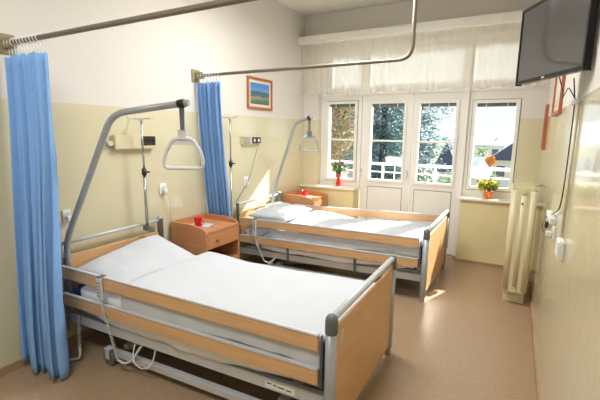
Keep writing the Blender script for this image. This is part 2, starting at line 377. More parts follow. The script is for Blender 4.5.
def make_bed(B, dz, label, far_rails, trap, base, foot_dz=0):
    T = thing('hospital_bed', B(L/2, .5, 0), label, 'bed', 'adjustable beds of the ward')
    vb = lambda u, v, z: B(u, v, z)
    def bx(name, a, b, m, bev=0, par=T):
        return MB().box(a, b, mp=lambda x, y, z: B(x, y, z), bev=bev).build(name, m, par, bevel=0)
    hd = .0 if dz == 0 else -.03
    # head end
    for v, zt in ((0, .835+hd), (1, .845+hd)):
        rv = .019 if v == 0 else .026; p = B(0, v, 0); m = MB().lathe([(rv, .16), (rv, zt-.03), (rv*1.12, zt-.03), (rv*1.12, zt-.012), (rv*.8, zt), (.003, zt+.003)], (p.x, p.y, 0), 14)
        m.build('head_post', M_grey, T)
    MB().tube([B(0, 0, .805+hd), B(0, 1, .81+hd)], .0125, 10).build('head_rail', M_lgrey, T)
    hb = MB(); pts = [(.03, .34), (.97, .34), (.97, .695+hd), (.93, .71+hd), (.07, .71+hd), (.03, .695+hd)]
    hb.prism(pts, lambda a, b, d: B(d, a, b), -.011, .011).build('headboard', M_beechv, T, bevel=.003)
    # foot end
    ft = .742+foot_dz
    for v in (0, 1):
        p = B(L, v, 0)
        MB().lathe([(.020, .0), (.022, .01), (.022, .05), (.026, .055), (.0285, .06), (.0285, ft-.085)], (p.x, p.y, 0), 18).build('foot_post', M_grey, T)
        MB().lathe([(.030, ft-.085), (.0315, ft-.08), (.0315, ft-.022), (.028, ft-.004), (.019, ft+.008), (.004, ft+.013)], (p.x, p.y, 0), 18).build('post_cap', M_dgrey, T)
    MB().tube([B(L, .0, ft-.012), B(L, 1, ft-.012)], .0205, 14).build('foot_rail', M_lgrey, T)
    zt = ft-.07; top = [(.975, zt+.03), (.955, zt+.012), (.92, zt+.002), (.85, zt-.002), (.15, zt-.002), (.08, zt+.002), (.045, zt+.012), (.025, zt+.03)]
    fb = MB(); fb.prism([(.025, .075), (.975, .075)]+top, lambda a, b, d: B(d, a, b), L-.009, L+.012)
    fbo = fb.build('footboard', M_beechv, T, bevel=.003)
    sl = MB(); sl.prism([(.075, zt-.115), (.105, zt-.115), (.118, zt-.04), (.088, zt-.04)], lambda a, b, d: B(d, a, b), L+.0121, L+.0135)
    tag(sl.build('maker_plate', M_lgrey, fbo), 'small slanted pale plate on the board')
    # side rails
    def rail(v0, v1, z, end=L-.058, dip=0):
        mm = lambda x, y, q: B(x, y, q-dip*x/L)
        ro = MB().box((.03, v0, z), (end, v1, z+.078), mp=mm, bev=.004).build('side_rail', M_beech, T)
        MB().box((.03, v0-.001, z+.078), (end, v1+.001, z+.09), mp=mm, bev=.003).build('rail_cap', M_lgrey, ro)
    sides = [(-.022, .002)] + ([(.998, 1.022)] if far_rails else [])
    for (a, b) in sides:
        rail(a, b, .572+dz+(.02 if a > .5 else 0), dip=.02 if dz == 0 else 0); rail(a, b, .372+dz)
        for u0 in (.012, L-.050):
            g = MB().box((u0, a+.004, .355+dz), (u0+.011, b-.002, .64+dz), mp=vb, bev=.004)
            g.build('rail_guide', M_dgrey, T)
        for u0 in ((.62, 1.38) if far_rails else ()):
            vv = b+.004 if a < .5 else a-.03
            MB().box((u0, vv, .22+dz), (u0+.022, vv+.012, .40+dz), mp=vb).build('rail_support', M_dgrey, T)
    if not far_rails:
        ro = MB().box((.03, .998, .20), (L-.06, 1.02, .278), mp=vb, bev=.004).build('side_rail', M_beech, T)
    # frame
    fr = MB(); zf = .218+dz
    for v in (.03, .93): fr.box((.0, v, zf), (L, v+.035, zf+.068), mp=vb, bev=.003)
    for u0 in (.02, .7, 1.3, L-.08): fr.box((u0, .06, zf+.005), (u0+.04, .935, zf+.05), mp=vb)
    fr.build('frame', M_lgrey, T)
    dk = MB()
    for k in range(17): dk.box((.08+k*.112, .07, zf+.088), (.165+k*.112, .93, zf+.104), mp=vb)
    dk.box((.06, .08, zf+.068), (L-.08, .11, zf+.09), mp=vb); dk.box((.06, .89, zf+.068), (L-.08, .92, zf+.09), mp=vb)
    dk.build('mattress_platform', M_lgrey, T)
    # undercarriage
    un = MB(); b0, b1 = base
    for v in (.035, .925): un.box((b0, v, .058), (b1, v+.04, .103), mp=vb, bev=.003)
    for u0 in (b0+.05, b1-.1): un.box((u0, .12, .075), (u0+.05, .88, .11), mp=vb, bev=.003)
    un.build('undercarriage', M_lgrey, T)
    for v in (.2, .8):
        MB().box((0, -.018, -.018), (1, .018, .018), mp=lambda x, y, z: B(lerp(b0+.1, b0+.85, x), v+y, lerp(.105, zf+.02, x)+z)).build('lift_arm', M_grey, T)
        MB().box((0, -.018, -.018), (1, .018, .018), mp=lambda x, y, z: B(lerp(b1-.15, b1-.75, x), v+y, lerp(.105, zf+.02, x)+z)).build('lift_arm', M_grey, T)
    MB().box((b0+.28, .40, .125), (b0+.62, .55, .195), mp=vb, bev=.01).build('lift_motor', M_dgrey, T)
    MB().tube([B(b0+.6, .47, .16), B(b1-.25, .47, .20)], .018, 10).build('motor_piston', M_chrome, T)
    for u0 in (b0+.03, b1-.06):
        for v in (.02, .98):
            p = B(u0, v, 0); wv = MB()
            wv.tube([p+Vector((0, -.012, .057)), p+Vector((0, .012, .057))], .055, 20); wv.tube([p+Vector((0, -.014, .057)), p+Vector((0, .014, .057))], .02, 12)
            c = MB(); c.tube([p+Vector((0, 0, .1)), p+Vector((0, 0, .13))], .014, 10)
            for s in (-1, 1): c.box((p.x-.022, p.y+s*.02-.003, .05), (p.x+.022, p.y+s*.02+.003, .125), bev=.002)
            c.box((p.x-.03, p.y-.024, .118), (p.x+.03, p.y+.024, .128), bev=.002)
            co = c.build('caster', M_lgrey, T); wv.build('wheel', M_dgrey, co)
    # trapeze
    base_p, bend, tip, hdir, rad, hs = trap
    pa = path([(base_p[0], base_p[1], .30), base_p, bend, tip], .10, 8)
    MB().tube(pa, rad, 12).build('trapeze_pole', M_grey if dz == 0 else M_grey, T)
    tp = Vector(tip); dr = (Vector(tip)-Vector(bend)).normalized(); sp = tp-dr*.045
    MB().tube([sp-dr*.022, sp+dr*.022], rad*1.25, 12).build('trapeze_stop', M_black, T)
    h = Vector(hdir).normalized(); nrm = h.cross(Vector((0, 0, 1)))
    sp0 = Vector((sp.x, sp.y, sp.z-.02))
    MB().box((-.016, -.003, 0), (.016, .003, .15), mp=lambda x, y, z: sp0+h*x*(1-.2*z/.15)+nrm*y-Vector((0, 0, z))).build('strap', M_dgrey, T)
    hc = sp0-Vector((0, 0, .14))
    MB().box((-.024, -.012, -.055), (.024, .012, 0), mp=lambda x, y, z: hc+h*x+nrm*y+Vector((0, 0, z)), bev=.004).build('strap_clamp', M_handle if dz == 0 else M_dgrey, T)
    top_z = -.05; w1, w2, ht = .06*hs, .125*hs, .185*hs
    out = []
    ctrl = [(-w1, 0), (w1, 0), (w2*.93, -ht*.55), (w2, -ht), (-w2, -ht), (-w2*.93, -ht*.55)]
    P3 = [hc+h*x+Vector((0, 0, top_z+z)) for x, z in ctrl]; pts = []
    for i in range(6): pts += arc(P3[i-1], P3[i], P3[(i+1) % 6], .035*hs, 5)
    g = MB(); g.tube(pts, .0115*hs, 10, closed=True)
    g.prism([(-w1*1.05, .004), (w1*1.05, .004), (w1*1.45, -.04*hs), (-w1*1.45, -.04*hs)], lambda a, b, d: hc+h*a+nrm*d+Vector((0, 0, top_z+b)), -.005, .005)
    g.build('grip_handle', M_handle if dz == 0 else M_grey, T)
    return T
bed1 = make_bed(BED1, 0, 'nearer adjustable hospital bed with grey posts, wooden rails and a pale trapeze grip', False,
    ((-2.735, 1.545, .82), (-2.27, 1.64, 1.705), (-1.765, 1.797, 1.772), (.222, .12, 0), .021, 1.0), (.40, 1.80))
bed2 = make_bed(BED2, -.03, 'farther adjustable hospital bed by the windows with a dark trapeze grip', True,
    ((-2.70, 4.18, .77), (-2.36, 4.18, 1.725), (-2.075, 4.05, 1.780), (.72, .69, 0), .019, .95), (.38, 1.75), foot_dz=-.03)
# sticker on the near bed frame, cable clips
st = MB(); st.box((1.68, .0272, .232), (1.86, .0295, .27), mp=lambda a, b, c: BED1(a, b, c))
sto = st.build('frame_sticker', M_plast, bed1); tag(sto, 'white sticker with small dark print')
st = MB()
for k, (a, b2) in enumerate(((0, .03), (.04, .06), (.068, .11), (.12, .15))): st.box((1.69+a, .0262, .256-.003*k), (1.69+b2, .0275, .263-.003*k), mp=lambda x, y, z: BED1(x, y, z))
st.build('print', M_brown, sto)

# mattresses
def mattress(B, zb, label):
    T = thing('mattress', B(L/2, .5, zb), label, 'mattress', 'mattresses on the two beds')
    MB().box((.05, .04, zb), (L-.07, .95, zb+.185), mp=lambda a, b, c: B(a, b, c), bev=.025).build('cover', M_blue, T)
    return T
m1 = mattress(BED1, .312, 'blue mattress showing at the head corner of the nearer bed')
m2 = mattress(BED2, .282, 'blue-edged mattress under the sheets of the farther bed')

def fb(x, y, z=0, s=1): return noise.noise(Vector((x*s, y*s, z)))
def drape(B, u0, u1, vn, vf, ztop, zlow_n, zlow_f, seed, name, label, cat, m, thick=.006, endz=None, edge=.03, wr=.006):
    """cloth lying on the bed and hanging over both long sides. ztop(u, v), zlow(u) give heights"""
    g = MB(); NT, NS, NU = 34, 9, 110
    def pt(a, b):
        u = lerp(u0, u1, a); k = b*(NT+2*NS)
        if k < NS:           # near skirt, bottom to top
            s = 1-k/NS; zt = ztop(u, 0); z = lerp(zt-edge*.4, zlow_n(u), s); v = vn-.006*math.sin(min(1, s*6)*PI/2)-.010*fb(u, z, seed, 9)*s - .004*math.sin(u*23+seed)*s
            return B(u, v, z)
        if k > NS+NT:
            s = (k-NS-NT)/NS; zt = ztop(u, 1); z = lerp(zt-edge*.4, zlow_f(u), s); v = vf+.006*math.sin(min(1, s*6)*PI/2)+.012*fb(u, z, seed+3, 7)*s
            return B(u, v, z)
        t = (k-NS)/NT; v = lerp(vn, vf, t); z = ztop(u, t)
        rnd = min(t, 1-t)*B(0, 0, 0).__class__((0, 0, 1)).z*14
        z -= edge*max(0, 1-rnd)**2*.5
        z += wr*fb(u, v, seed, 3.2)+wr*.5*abs(fb(u, v, seed+9, 7))
        return B(u, v, z)
    g.grid(pt, NU, NT+2*NS)
    o = g.build(name, m, recalc=True, solid=thick); return tag(o, label, cat, {'duvet': 'white bed covers', 'sheet': 'under-sheets of the beds'}[cat])
# under-sheets
def belly(a, lo, hi): return lambda u: lerp(hi, lo, math.sin(max(0, min(1, (u-.15)/(1.75)))*PI)**.6)+.008*math.sin(u*9+a)
drape(BED1, .17, L-.24, .030, .955, lambda u, v: .512, belly(0, .285, .36), belly(1, .30, .36), 2, 'bed_sheet', 'white under-sheet bulging below the lower rail of the nearer bed', 'sheet', M_sheet2, edge=.02)
drape(BED2, .10, L-.10, .030, .955, lambda u, v: .482, belly(0, .265, .32), belly(1, .27, .33), 5, 'bed_sheet', 'creased white under-sheet sagging along the side of the farther bed', 'sheet', M_sheet2, edge=.02)
# top covers
def top1(u, v):
    z = .600-.030*v*smooth(.6, 1.0, u)+.012*smooth(1.3, .62, u)*smooth(.3, .95, v)+.008*math.sin(PI*v)
    return z
drape(BED1, .60, L-.055, .018, .925, top1, lambda u: .452+.012*math.sin(u*5), lambda u: .42, 1, 'duvet', 'smooth white cover spread over the nearer bed', 'duvet', M_sheet, thick=.02, edge=.035, wr=.005)
def top2(u, v):
    z = .545+.05*smooth(1.15, .75, u)*smooth(.1, .7, v)*smooth(.3,.6,u)+.02*math.sin(PI*v)+.012*math.sin(u*7+v*4)*smooth(1.6, .8, u)
    return z
drape(BED2, .14, L-.05, .018, .93, top2, lambda u: .42+.035*math.sin(u*4.0+1), lambda u: .42, 8, 'duvet', 'rumpled sunlit white cover on the farther bed', 'duvet', M_sheet, thick=.02, edge=.035, wr=.012)
def pillow(cs, z0, th, label, m, seed, tips=(0, 0, 0, 0), wr=.01):
    """cs: near-head, far-head, far-foot, near-foot corners (x, y)"""
    g = MB(); n = 26
    def base(a, b):
        p0 = Vector(cs[0]).lerp(Vector(cs[1]), b); p1 = Vector(cs[3]).lerp(Vector(cs[2]), b); p = p0.lerp(p1, a)
        tz = lerp(lerp(tips[0], tips[1], b), lerp(tips[3], tips[2], b), a)
        # sides pulled in a little between the corners
        c = (Vector(cs[0])+Vector(cs[1])+Vector(cs[2])+Vector(cs[3]))/4
        k = .04*(math.sin(PI*a)*(abs(2*b-1)**4)+math.sin(PI*b)*(abs(2*a-1)**4)); p = p.lerp(c, k)
        return p, tz
    def h(a, b):
        q = (1-abs(2*a-1)**2.6)*(1-abs(2*b-1)**2.6); return max(q, 0)**.55
    def up(a, b):
        p, tz = base(a, b); hh = h(a, b); return (p.x, p.y, z0+tz+th*.5+hh*th*.5+wr*fb(p.x, p.y, seed, 6)*hh+wr*.6*abs(fb(p.x, p.y, seed+4, 14))*hh)
    def dn(a, b):
        p, tz = base(a, b); hh = h(a, b); return (p.x, p.y, z0+(tz*(1-hh)) + th*.5-hh*th*.5)
    g.grid(up, n, n); g.grid(dn, n, n)
    bmesh.ops.remove_doubles(g.bm, verts=g.bm.verts[:], dist=.0012)
    return tag(g.build('pillow', m), label, 'pillow', 'pillows on the beds')
pillow([(-2.74, 1.565), (-2.70, 2.30), (-2.06, 2.20), (-2.20, 1.555)], .535, .12, 'wide white pillow at the head of the nearer bed', M_sheet, 3, tips=(-.0, .12, .02, -.015), wr=.014)
pillow([(-2.70, 3.65), (-2.70, 4.30), (-2.16, 4.28), (-2.20, 3.66)], .545, .17, 'white pillow heaped at the head of the farther bed', M_sheet, 11, tips=(0, .02, .03, .0), wr=.035)
# blue fastening strap on the farther bed's sheet
sp = MB(); P = [BED2(.42, -.002, .50), BED2(.36, -.006, .475), BED2(.325, -.008, .44), BED2(.31, -.008, .40), BED2(.305, -.008, .33), BED2(.30, -.006, .28)]
sp.tube(P, .006, 6); tag(sp.build('mattress_strap', M_blue, m2), 'thin blue strap')

# handsets with coiled cords
def handset(B, u, zt, zl, label, low):
    T = thing('bed_handset', B(u, -.045, zl), label, 'remote control', 'bed handsets')
    hb = MB().box((u-.024, -.047, zl), (u+.024, -.024, zt), mp=lambda a, b, c: B(a, b, c), bev=.006).build('body', M_handle, T)
    for k in range(5):
        for s in (-.5, .5):
            MB().box((u+s*.018-.004, -.0495, zt-.04-k*.022), (u+s*.018+.004, -.046, zt-.03-k*.022), mp=lambda a, b, c: B(a, b, c), bev=.001).build('button', M_black, hb)
    MB().box((u-.018, -.047, zt), (u+.018, .006, zt+.008), mp=lambda a, b, c: B(a, b, c), bev=.002).build('hook', M_dgrey, T)
    c = MB(); c.tube([B(u, -.036, zl)]+[B(u+.015, -.036, zl-.05)], .004, 6)
    p0 = B(u+.015, -.036, zl-.05); p1 = B(u+.12, -.03, low)
    c.tube(helix(p0, p1, 26, .0085, 8), .0028, 5)
    q = [p1, B(u+.17, -.02, low-.02), B(u+.22, .0, low+.01), B(u+.26, .04, low+.10), B(u+.27, .055, .215)]
    q = path(q, .03, 4); c.tube(q, .008, 8)
    c.build('coiled_cord', M_handle, T)
handset(BED1, .455, .655, .50, 'grey keypad handset hooked on the nearer bed rail', .10)
handset(BED2, .24, .63, .43, 'grey handset with trailing cord on the farther bed rail', .16)
# loose cables under the near bed
c = MB(); c.tube(path([BED1(.66, .05, .22), BED1(.67, .0, .12), BED1(.72, -.01, .09), BED1(.80, -.01, .08), BED1(.84, .02, .12), BED1(.84, .05, .22)], .06, 6), .004, 6)
c.build('hanging_cable', M_plast, bed1)
c = MB(); q0 = Vector((-2.62, 1.52, .30)); q1 = Vector((-2.56, 1.47, .10)); c.tube(helix(q0, q1, 12, .01, 8), .003, 5); c.tube(path([q1, (-2.53, 1.45, .03), (-2.60, 1.42, .012), (-2.72, 1.40, .012)], .03, 5), .009, 8)
c.build('mains_cord', M_handle, bed1)
# drip poles standing at the bed heads
def drip(x, y, zt, label, z0):
    T = thing('drip_pole', (x, y, z0), label, 'drip stand', 'drip poles at the bed heads')
    MB().tube([(x, y, z0), (x, y, 1.25)], .0125, 10).build('lower_pole', M_chrome, T)
    MB().tube([(x, y, 1.25), (x, y, zt)], .0085, 10).build('upper_pole', M_chrome, T)
    MB().tube([(x, y, 1.235), (x, y, 1.29)], .02, 12).build('height_clamp', M_black, T)
    MB().tube([(x, y+.0, 1.262), (x+.045, y+.02, 1.262)], .007, 8).build('clamp_screw', M_black, T)
    k = MB(); k.tube([(x, y-.13, zt+.025), (x, y-.13, zt), (x, y+.13, zt), (x, y+.13, zt+.025)], .0045, 8); k.tube([(x-.1, y, zt+.02), (x-.1, y, zt-.003), (x+.1, y, zt-.003), (x+.1, y, zt+.02)], .0045, 8)
    k.tube([(x, y, zt-.03), (x, y, zt+.006)], .014, 10)
    k.build('bag_hooks', M_lgrey, T)
    MB().box((x-.035, y-.02, z0), (x+.02, y+.02, z0+.04), bev=.004).build('bed_clamp', M_dgrey, T)
drip(-2.70, 2.215, 1.70, 'thin chrome drip pole at the nearer bed head, under the cream wall panel', .76)
drip(-2.69, 3.34, 1.755, 'chrome drip pole with black clamp just right of the middle curtain', .0)

# ------------------------------------------------------------------ bedside cabinets
def cabinet(x0, x1, y0, y1, zt, label, opening):
    T = thing('bedside_cabinet', ((x0+x1)/2, (y0+y1)/2, 0), label, 'cabinet', 'bedside cabinets')
    rz = zt+.055
    def side(y): 
        q = [(x0, .06), (x1, .06), (x1, zt-.02), (x1-.01, zt+.01), (x1-.04, zt+.03), (x1-.10, rz-.012), (x1-.16, rz), (x0, rz)]
        return MB().prism(q, lambda a, b, d: (a, d, b), y, y+.018).build('side_panel', M_cab, T, bevel=.002)
    side(y0); side(y1-.018)
    MB().box((x0, y0+.018, .06), (x0+.015, y1-.018, rz)).build('back_panel', M_cab, T)
    MB().box((x0+.015, y0+.018, zt-.02), (x1-.004, y1-.018, zt)).build('top', M_cab, T)
    MB().box((x0+.015, y0+.018, .36), (x1-.02, y1-.018, .376)).build('shelf', M_cabdark, T)
    MB().box((x0+.015, y0+.018, .08), (x1-.02, y1-.018, .096)).build('bottom', M_cabdark, T)
    d = MB().box((x1-.018, y0+.022, zt-.165), (x1+.002, y1-.022, zt-.026), bev=.002).build('drawer', M_cab, T)
    kx = MB(); kx.tube([(x1+.002, y0+.14, zt-.095), (x1+.02, y0+.14, zt-.095)], [.010, .014], 12); kx.build('knob', M_brass, d)
    MB().box((x0+.015, y0+.02, zt-.17), (x1-.02, y1-.02, zt-.155)).build('drawer_bottom', M_cabdark, T)
    dd = MB().box((x1-.018, y0+.022, .09), (x1, y1-.022, .372), bev=.002).build('door', M_cab, T)
    kx = MB(); kx.tube([(x1, y0+.1, .30), (x1+.018, y0+.1, .30)], [.010, .014], 12); kx.build('knob', M_brass, dd)
    for xx in (x0+.05, x1-.05):
        for yy in (y0+.05, y1-.05):
            MB().tube([(xx, yy-.01, .03), (xx, yy+.01, .03)], .0295, 14).build('caster', M_dgrey, T)
            MB().tube([(xx, yy, .03), (xx, yy, .082)], .008, 8).build('caster_stem', M_dgrey, T)
    return T
cabinet(-2.81, -2.365, 2.57, 3.05, .70, 'reddish wooden bedside cabinet with drawer, between the two beds', True)
cabinet(-2.80, -2.33, 4.60, 5.10, .70, 'wooden bedside cabinet behind the farther bed, under the left window', False)
def napkin(x, y, z, s, rot, label):
    g = MB(); g.box((-s, -s*.8, 0), (s, s*.8, .003), mp=lambda a, b, c: Vector((x+a*math.cos(rot)-b*math.sin(rot), y+a*math.sin(rot)+b*math.cos(rot), z+c)))
    return tag(g.build('paper_napkin', M_sheet), label, 'napkin', 'white papers under the cups')
napkin(-2.62, 2.78, .70, .10, .3, 'white paper under the red cup between the beds')
napkin(-2.56, 4.86, .70, .07, .1, 'white paper under the red cup by the windows')
def cup(x, y, z, label):
    T = thing('red_cup', (x, y, z), label, 'cup', 'red cups on the cabinets')
    MB().lathe([(.030, 0), (.033, .004), (.038, .085), (.040, .088), (.037, .088), (.033, .012), (.001, .010)], (x, y, z), 24).build('bowl', M_red, T)
    h = path([(x+.036, y+.0, z+.07), (x+.065, y, z+.07), (x+.062, y, z+.025), (x+.034, y, z+.02)], .018, 4)
    MB().tube(h, .005, 8).build('handle', M_red, T)
cup(-2.60, 2.72, .704, 'red plastic cup on the cabinet between the beds')
cup(-2.58, 4.84, .704, 'red plastic cup on the cabinet by the windows')

# ------------------------------------------------------------------ curtain rails and curtains
def crail(y, z, xend, label):
    T = thing('curtain_rail', (XL, y, z), label, 'curtain rail', 'bronze curtain rails')
    MB().tube(path([(XL+.02, y, z), (xend, y, z), (xend, y, ZC)], .11, 10), .0145, 12).build('tube', M_rail, T)
    b = MB(); b.box((XL, y-.055, z-.06), (XL+.012, y+.055, z+.06), bev=.003); b.box((XL+.012, y-.022, z-.03), (XL+.10, y+.022, z+.03), bev=.004)
    b.build('wall_bracket', M_khaki, T)
    MB().lathe([(.035, -.012), (.035, 0)], (xend, y, ZC), 16).build('ceiling_flange', M_rail, T)
crail(1.34, 2.12, -.72, 'bronze curtain rail in front of the nearer bed')
crail(2.99, 2.138, -.72, 'bronze curtain rail between the beds, bent up to the ceiling')
def curtain(x0, x1, xb0, xb1, y, yb, ztop, zbot, folds, seed, label, group, railz, nh=9, ak=1.0):
    T = thing('curtain', ((x0+x1)/2, y, zbot), label, 'curtain', 'blue dividing curtains')
    g = MB(); N, R = folds*14, 40
    def pt(a, b):
        z = lerp(ztop, zbot+.015*math.sin(a*9+seed), b); s = smooth(0, 1, b)
        wob = a+.018*math.sin(a*2*PI*2.3+seed)
        x = lerp(lerp(x0, x1, a), lerp(xb0, xb1, a), b**.8)
        ph = wob*folds*2*PI+seed+.5*math.sin(b*3+a*5)
        am = ak*lerp(.030, .056, s)*(.75+.35*math.sin(a*13+seed*2))
        sn = math.sin(ph); yy = lerp(y, yb, s)+am*(1-2*abs(math.sin(ph*.5))**.8)*.9+am*.25*sn+.012*fb(a*7, b*3, seed)+.010*math.sin(wob*folds*2*PI*2.37+seed*3+b*2)*(.5+.5*s)+.006*fb(a*40, b*2, seed)
        x += am*.35*math.sin(2*ph)*s
        if b < .06: z -= .012*abs(math.sin(a*nh*PI))
        return (x, yy, z)
    g.grid(pt, N, R); g.build('cloth', M_curt, T, solid=.0025)
    for k in range(nh):
        a = (k+.5)/nh; x = lerp(x0, x1, a); h = MB()
        pts = [(x, y+.023*math.cos(q), railz+.023*math.sin(q)) for q in [(-PI/2+.25)+i*(2*PI-.5)/14 for i in range(15)]]
        h.tube(pts, .0025, 6); h.tube([(x, y, railz-.022), (x, y+.004, ztop-.014)], .0025, 6)
        h.build('hook', M_plast, T)
curtain(-2.81, -2.43, -2.81, -2.42, 1.34, 1.27, 2.045, .03, 8, 1.3, 'blue curtain gathered at the left wall before the nearer bed', None, 2.12, nh=11)
curtain(-2.795, -2.51, -2.795, -2.51, 2.99, 3.15, 2.075, .05, 6, 4.1, 'blue curtain gathered at the wall between the two beds', None, 2.138, nh=8, ak=.6)

# ------------------------------------------------------------------ wall equipment
def paint_mat(name, stops, scale):
    m = bpy.data.materials.new(name); m.use_nodes = True; t = m.node_tree; b = t.nodes['Principled BSDF']; b.inputs['Roughness'].default_value = .5
    g = t.nodes.new('ShaderNodeTexCoord'); s = t.nodes.new('ShaderNodeSeparateXYZ'); t.links.new(g.outputs['Generated'], s.inputs[0])
    nz = t.nodes.new('ShaderNodeTexNoise'); nz.inputs['Scale'].default_value = scale; nz.inputs['Detail'].default_value = 6
    mp = t.nodes.new('ShaderNodeMapping'); mp.inputs['Scale'].default_value = (1, 1, 3.5)
    t.links.new(g.outputs['Generated'], mp.inputs[0]); t.links.new(mp.outputs[0], nz.inputs['Vector'])
    ad = t.nodes.new('ShaderNodeMath'); ad.operation = 'MULTIPLY_ADD'; ad.inputs[1].default_value = .35; t.links.new(nz.outputs[0], ad.inputs[0])
    t.links.new(s.outputs['Z'], ad.inputs[2]); cr = t.nodes.new('ShaderNodeValToRGB'); t.links.new(ad.outputs[0], cr.inputs[0]); t.links.new(cr.outputs[0], b.inputs['Base Color'])
    els = cr.color_ramp.elements
    els[0].position = stops[0][0]; els[0].color = srgb(stops[0][1]); els[1].position = stops[-1][0]; els[1].color = srgb(stops[-1][1])
    for p, c in stops[1:-1]:
        e = els.new(p); e.color = srgb(c)
    return m
M_paint = paint_mat('lake_landscape', [(.15, (62, 96, 70)), (.38, (96, 128, 96)), (.48, (170, 140, 120)), (.55, (84, 118, 120)), (.72, (60, 92, 100)), (.85, (96, 150, 196)), (1.0, (70, 130, 200))], 4)
def picture(wall, x, y0, y1, z0, z1, label, art, fw=.03):
    s = 1 if wall == 'l' else -1
    T = thing('framed_picture', (x, (y0+y1)/2, z0), label, 'picture', 'framed pictures on the walls')
    f_ = MB(); d = .022
    for (a, b, c, e2) in ((y0, y1, z0, z0+fw), (y0, y1, z1-fw, z1), (y0, y0+fw, z0+fw, z1-fw), (y1-fw, y1, z0+fw, z1-fw)):
        f_.box((min(x, x+s*d), a, c), (max(x, x+s*d), b, e2))
    f_.build('frame', M_picw, T, bevel=.002)
    MB().box((min(x, x+s*.008), y0+fw, z0+fw), (max(x, x+s*.008), y1-fw, z1-fw)).build('mount', M_mount, T)
    g = fw+.035; MB().box((min(x+s*.008, x+s*.010), y0+g, z0+g), (max(x+s*.008, x+s*.010), y1-g, z1-g)).build('print', art, T)
picture('l', XL, 3.83, 4.36, 1.875, 2.25, 'orange-framed lake landscape picture on the left wall', M_paint, .028)
M_art2 = paint_mat('pale_sketch', [(.2, (200, 190, 170)), (.6, (222, 216, 204)), (1, (190, 196, 200))], 6)
picture('r', XR, 3.42, 4.10, 1.76, 2.20, 'brown-framed picture on the right wall just below the television', M_art2, .03)
picture('r', XR, 4.86, 5.12, 1.45, 1.92, 'narrow brown-framed picture on the right wall, nearest the window', M_art2, .03)
def wbox(name, a, b, m, par, bev=.003): return MB().box(a, b, bev=bev).build(name, m, par)
# service panel above the near bed
T = thing('service_panel', (XL, 2.27, 1.45), 'long cream service panel with dark sockets above the nearer bed', 'wall panel')
wbox('housing', (XL, 2.02, 1.45), (XL+.05, 2.42, 1.565), M_panel, T, .005); wbox('socket_strip', (XL+.05, 2.265, 1.478), (XL+.056, 2.415, 1.555), M_brown, T)
for k in range(3): MB().tube([(XL+.055, 2.295+.045*k, 1.518), (XL+.060, 2.295+.045*k, 1.518)], .015, 14).build('socket', M_black, T)
MB().tube([(XL+.0, 1.99, 1.50), (XL+.04, 1.99, 1.50)], .022, 14).build('bell_knob', M_lgrey, T)
T = thing('service_panel', (XL, 3.9, 1.45), 'small cream and dark socket panel beside the middle curtain', 'wall panel')
wbox('housing', (XL, 3.70, 1.455), (XL+.045, 4.055, 1.55), M_panel, T, .004); wbox('grey_cover', (XL+.045, 3.71, 1.465), (XL+.05, 3.83, 1.54), M_grey, T); wbox('socket_strip', (XL+.045, 3.865, 1.465), (XL+.051, 4.045, 1.54), M_brown, T)
for k in range(2): MB().tube([(XL+.05, 3.91+.085*k, 1.502), (XL+.056, 3.91+.085*k, 1.502)], .021, 14).build('socket', M_lgrey, T)
MB().tube(path([(XL+.055, 3.99, 1.46), (XL+.03, 3.80, 1.0), (XL+.03, 3.56, .80)], .1, 5), .003, 6).build('cord', M_dgrey, T)
def outlet(x, s, y, z, label, plug=True, w=.08, h=.08, cord=None, hole=True):
    T = thing('wall_socket', (x, y, z-h/2), label, 'socket', 'wall sockets')
    wbox('plate', (min(x, x+s*.012), y-w/2, z-h/2), (max(x, x+s*.012), y+w/2, z+h/2), M_plast, T, .003)
    if hole: MB().tube([(x+s*.012, y, z), (x+s*.0145, y, z)], .024, 18).build('socket_well', M_lgrey, T)
    if plug: wbox('plug', (min(x+s*.0145, x+s*.05), y-.018, z-.035), (max(x+s*.0145, x+s*.05), y+.018, z+.0), M_plast, T, .005)
    if cord: MB().tube(path(cord, .05, 5), .0035, 6).build('cord', M_handle, T)
outlet(XL, 1, 2.515, 1.075, 'white wall socket with plugged cord above the cabinet', cord=[(XL+.04, 2.52, 1.045), (XL+.05, 2.56, .98), (XL+.02, 2.575, .74)], h=.10)
outlet(XL, 1, 1.615, .985, 'white wall socket behind the trapeze pole, left of the nearer headboard', w=.06, h=.09)
outlet(XL, 1, 3.785, 1.015, 'white wall socket between drip pole and sunlit patch', w=.09, h=.12)
T = thing('socket_box', (XR, 3.02, 1.03), 'flat white connection box, uppermost of the three white fittings low on the right wall', 'socket')
wbox('lid', (XR-.035, 2.86, 1.045), (XR, 3.20, 1.085), M_plast, T, .004); wbox('clip', (XR-.045, 2.98, 1.035), (XR-.035, 3.06, 1.05), M_lgrey, T)
outlet(XR, -1, 2.88, 1.0, 'white wall socket between the flat box and the adapter on the right wall', True, w=.13, h=.085)
T = thing('power_adapter', (XR, 2.36, .97), 'white power adapter, lowest of the white fittings on the right wall', 'adapter')
wbox('body', (XR-.032, 2.30, .975), (XR, 2.42, 1.07), M_plast, T, .006); wbox('pins_plate', (XR-.02, 2.42, 1.02), (XR, 2.50, 1.05), M_plast, T, .003)
# conduit and black cable from the television
T = thing('cable_conduit', (XR, 2.42, 1.05), 'thin vertical conduit running down the right wall below the television', 'conduit')
MB().tube([(XR-.01, 2.42, 1.05), (XR-.01, 2.42, 1.77)], .007, 8).build('pipe', M_panel, T)
MB().lathe([(.018, -.01), (.02, 0), (.018, .012), (.008, .02)], (XR-.02, 2.45, 1.765), 14).build('junction', M_plast, T)

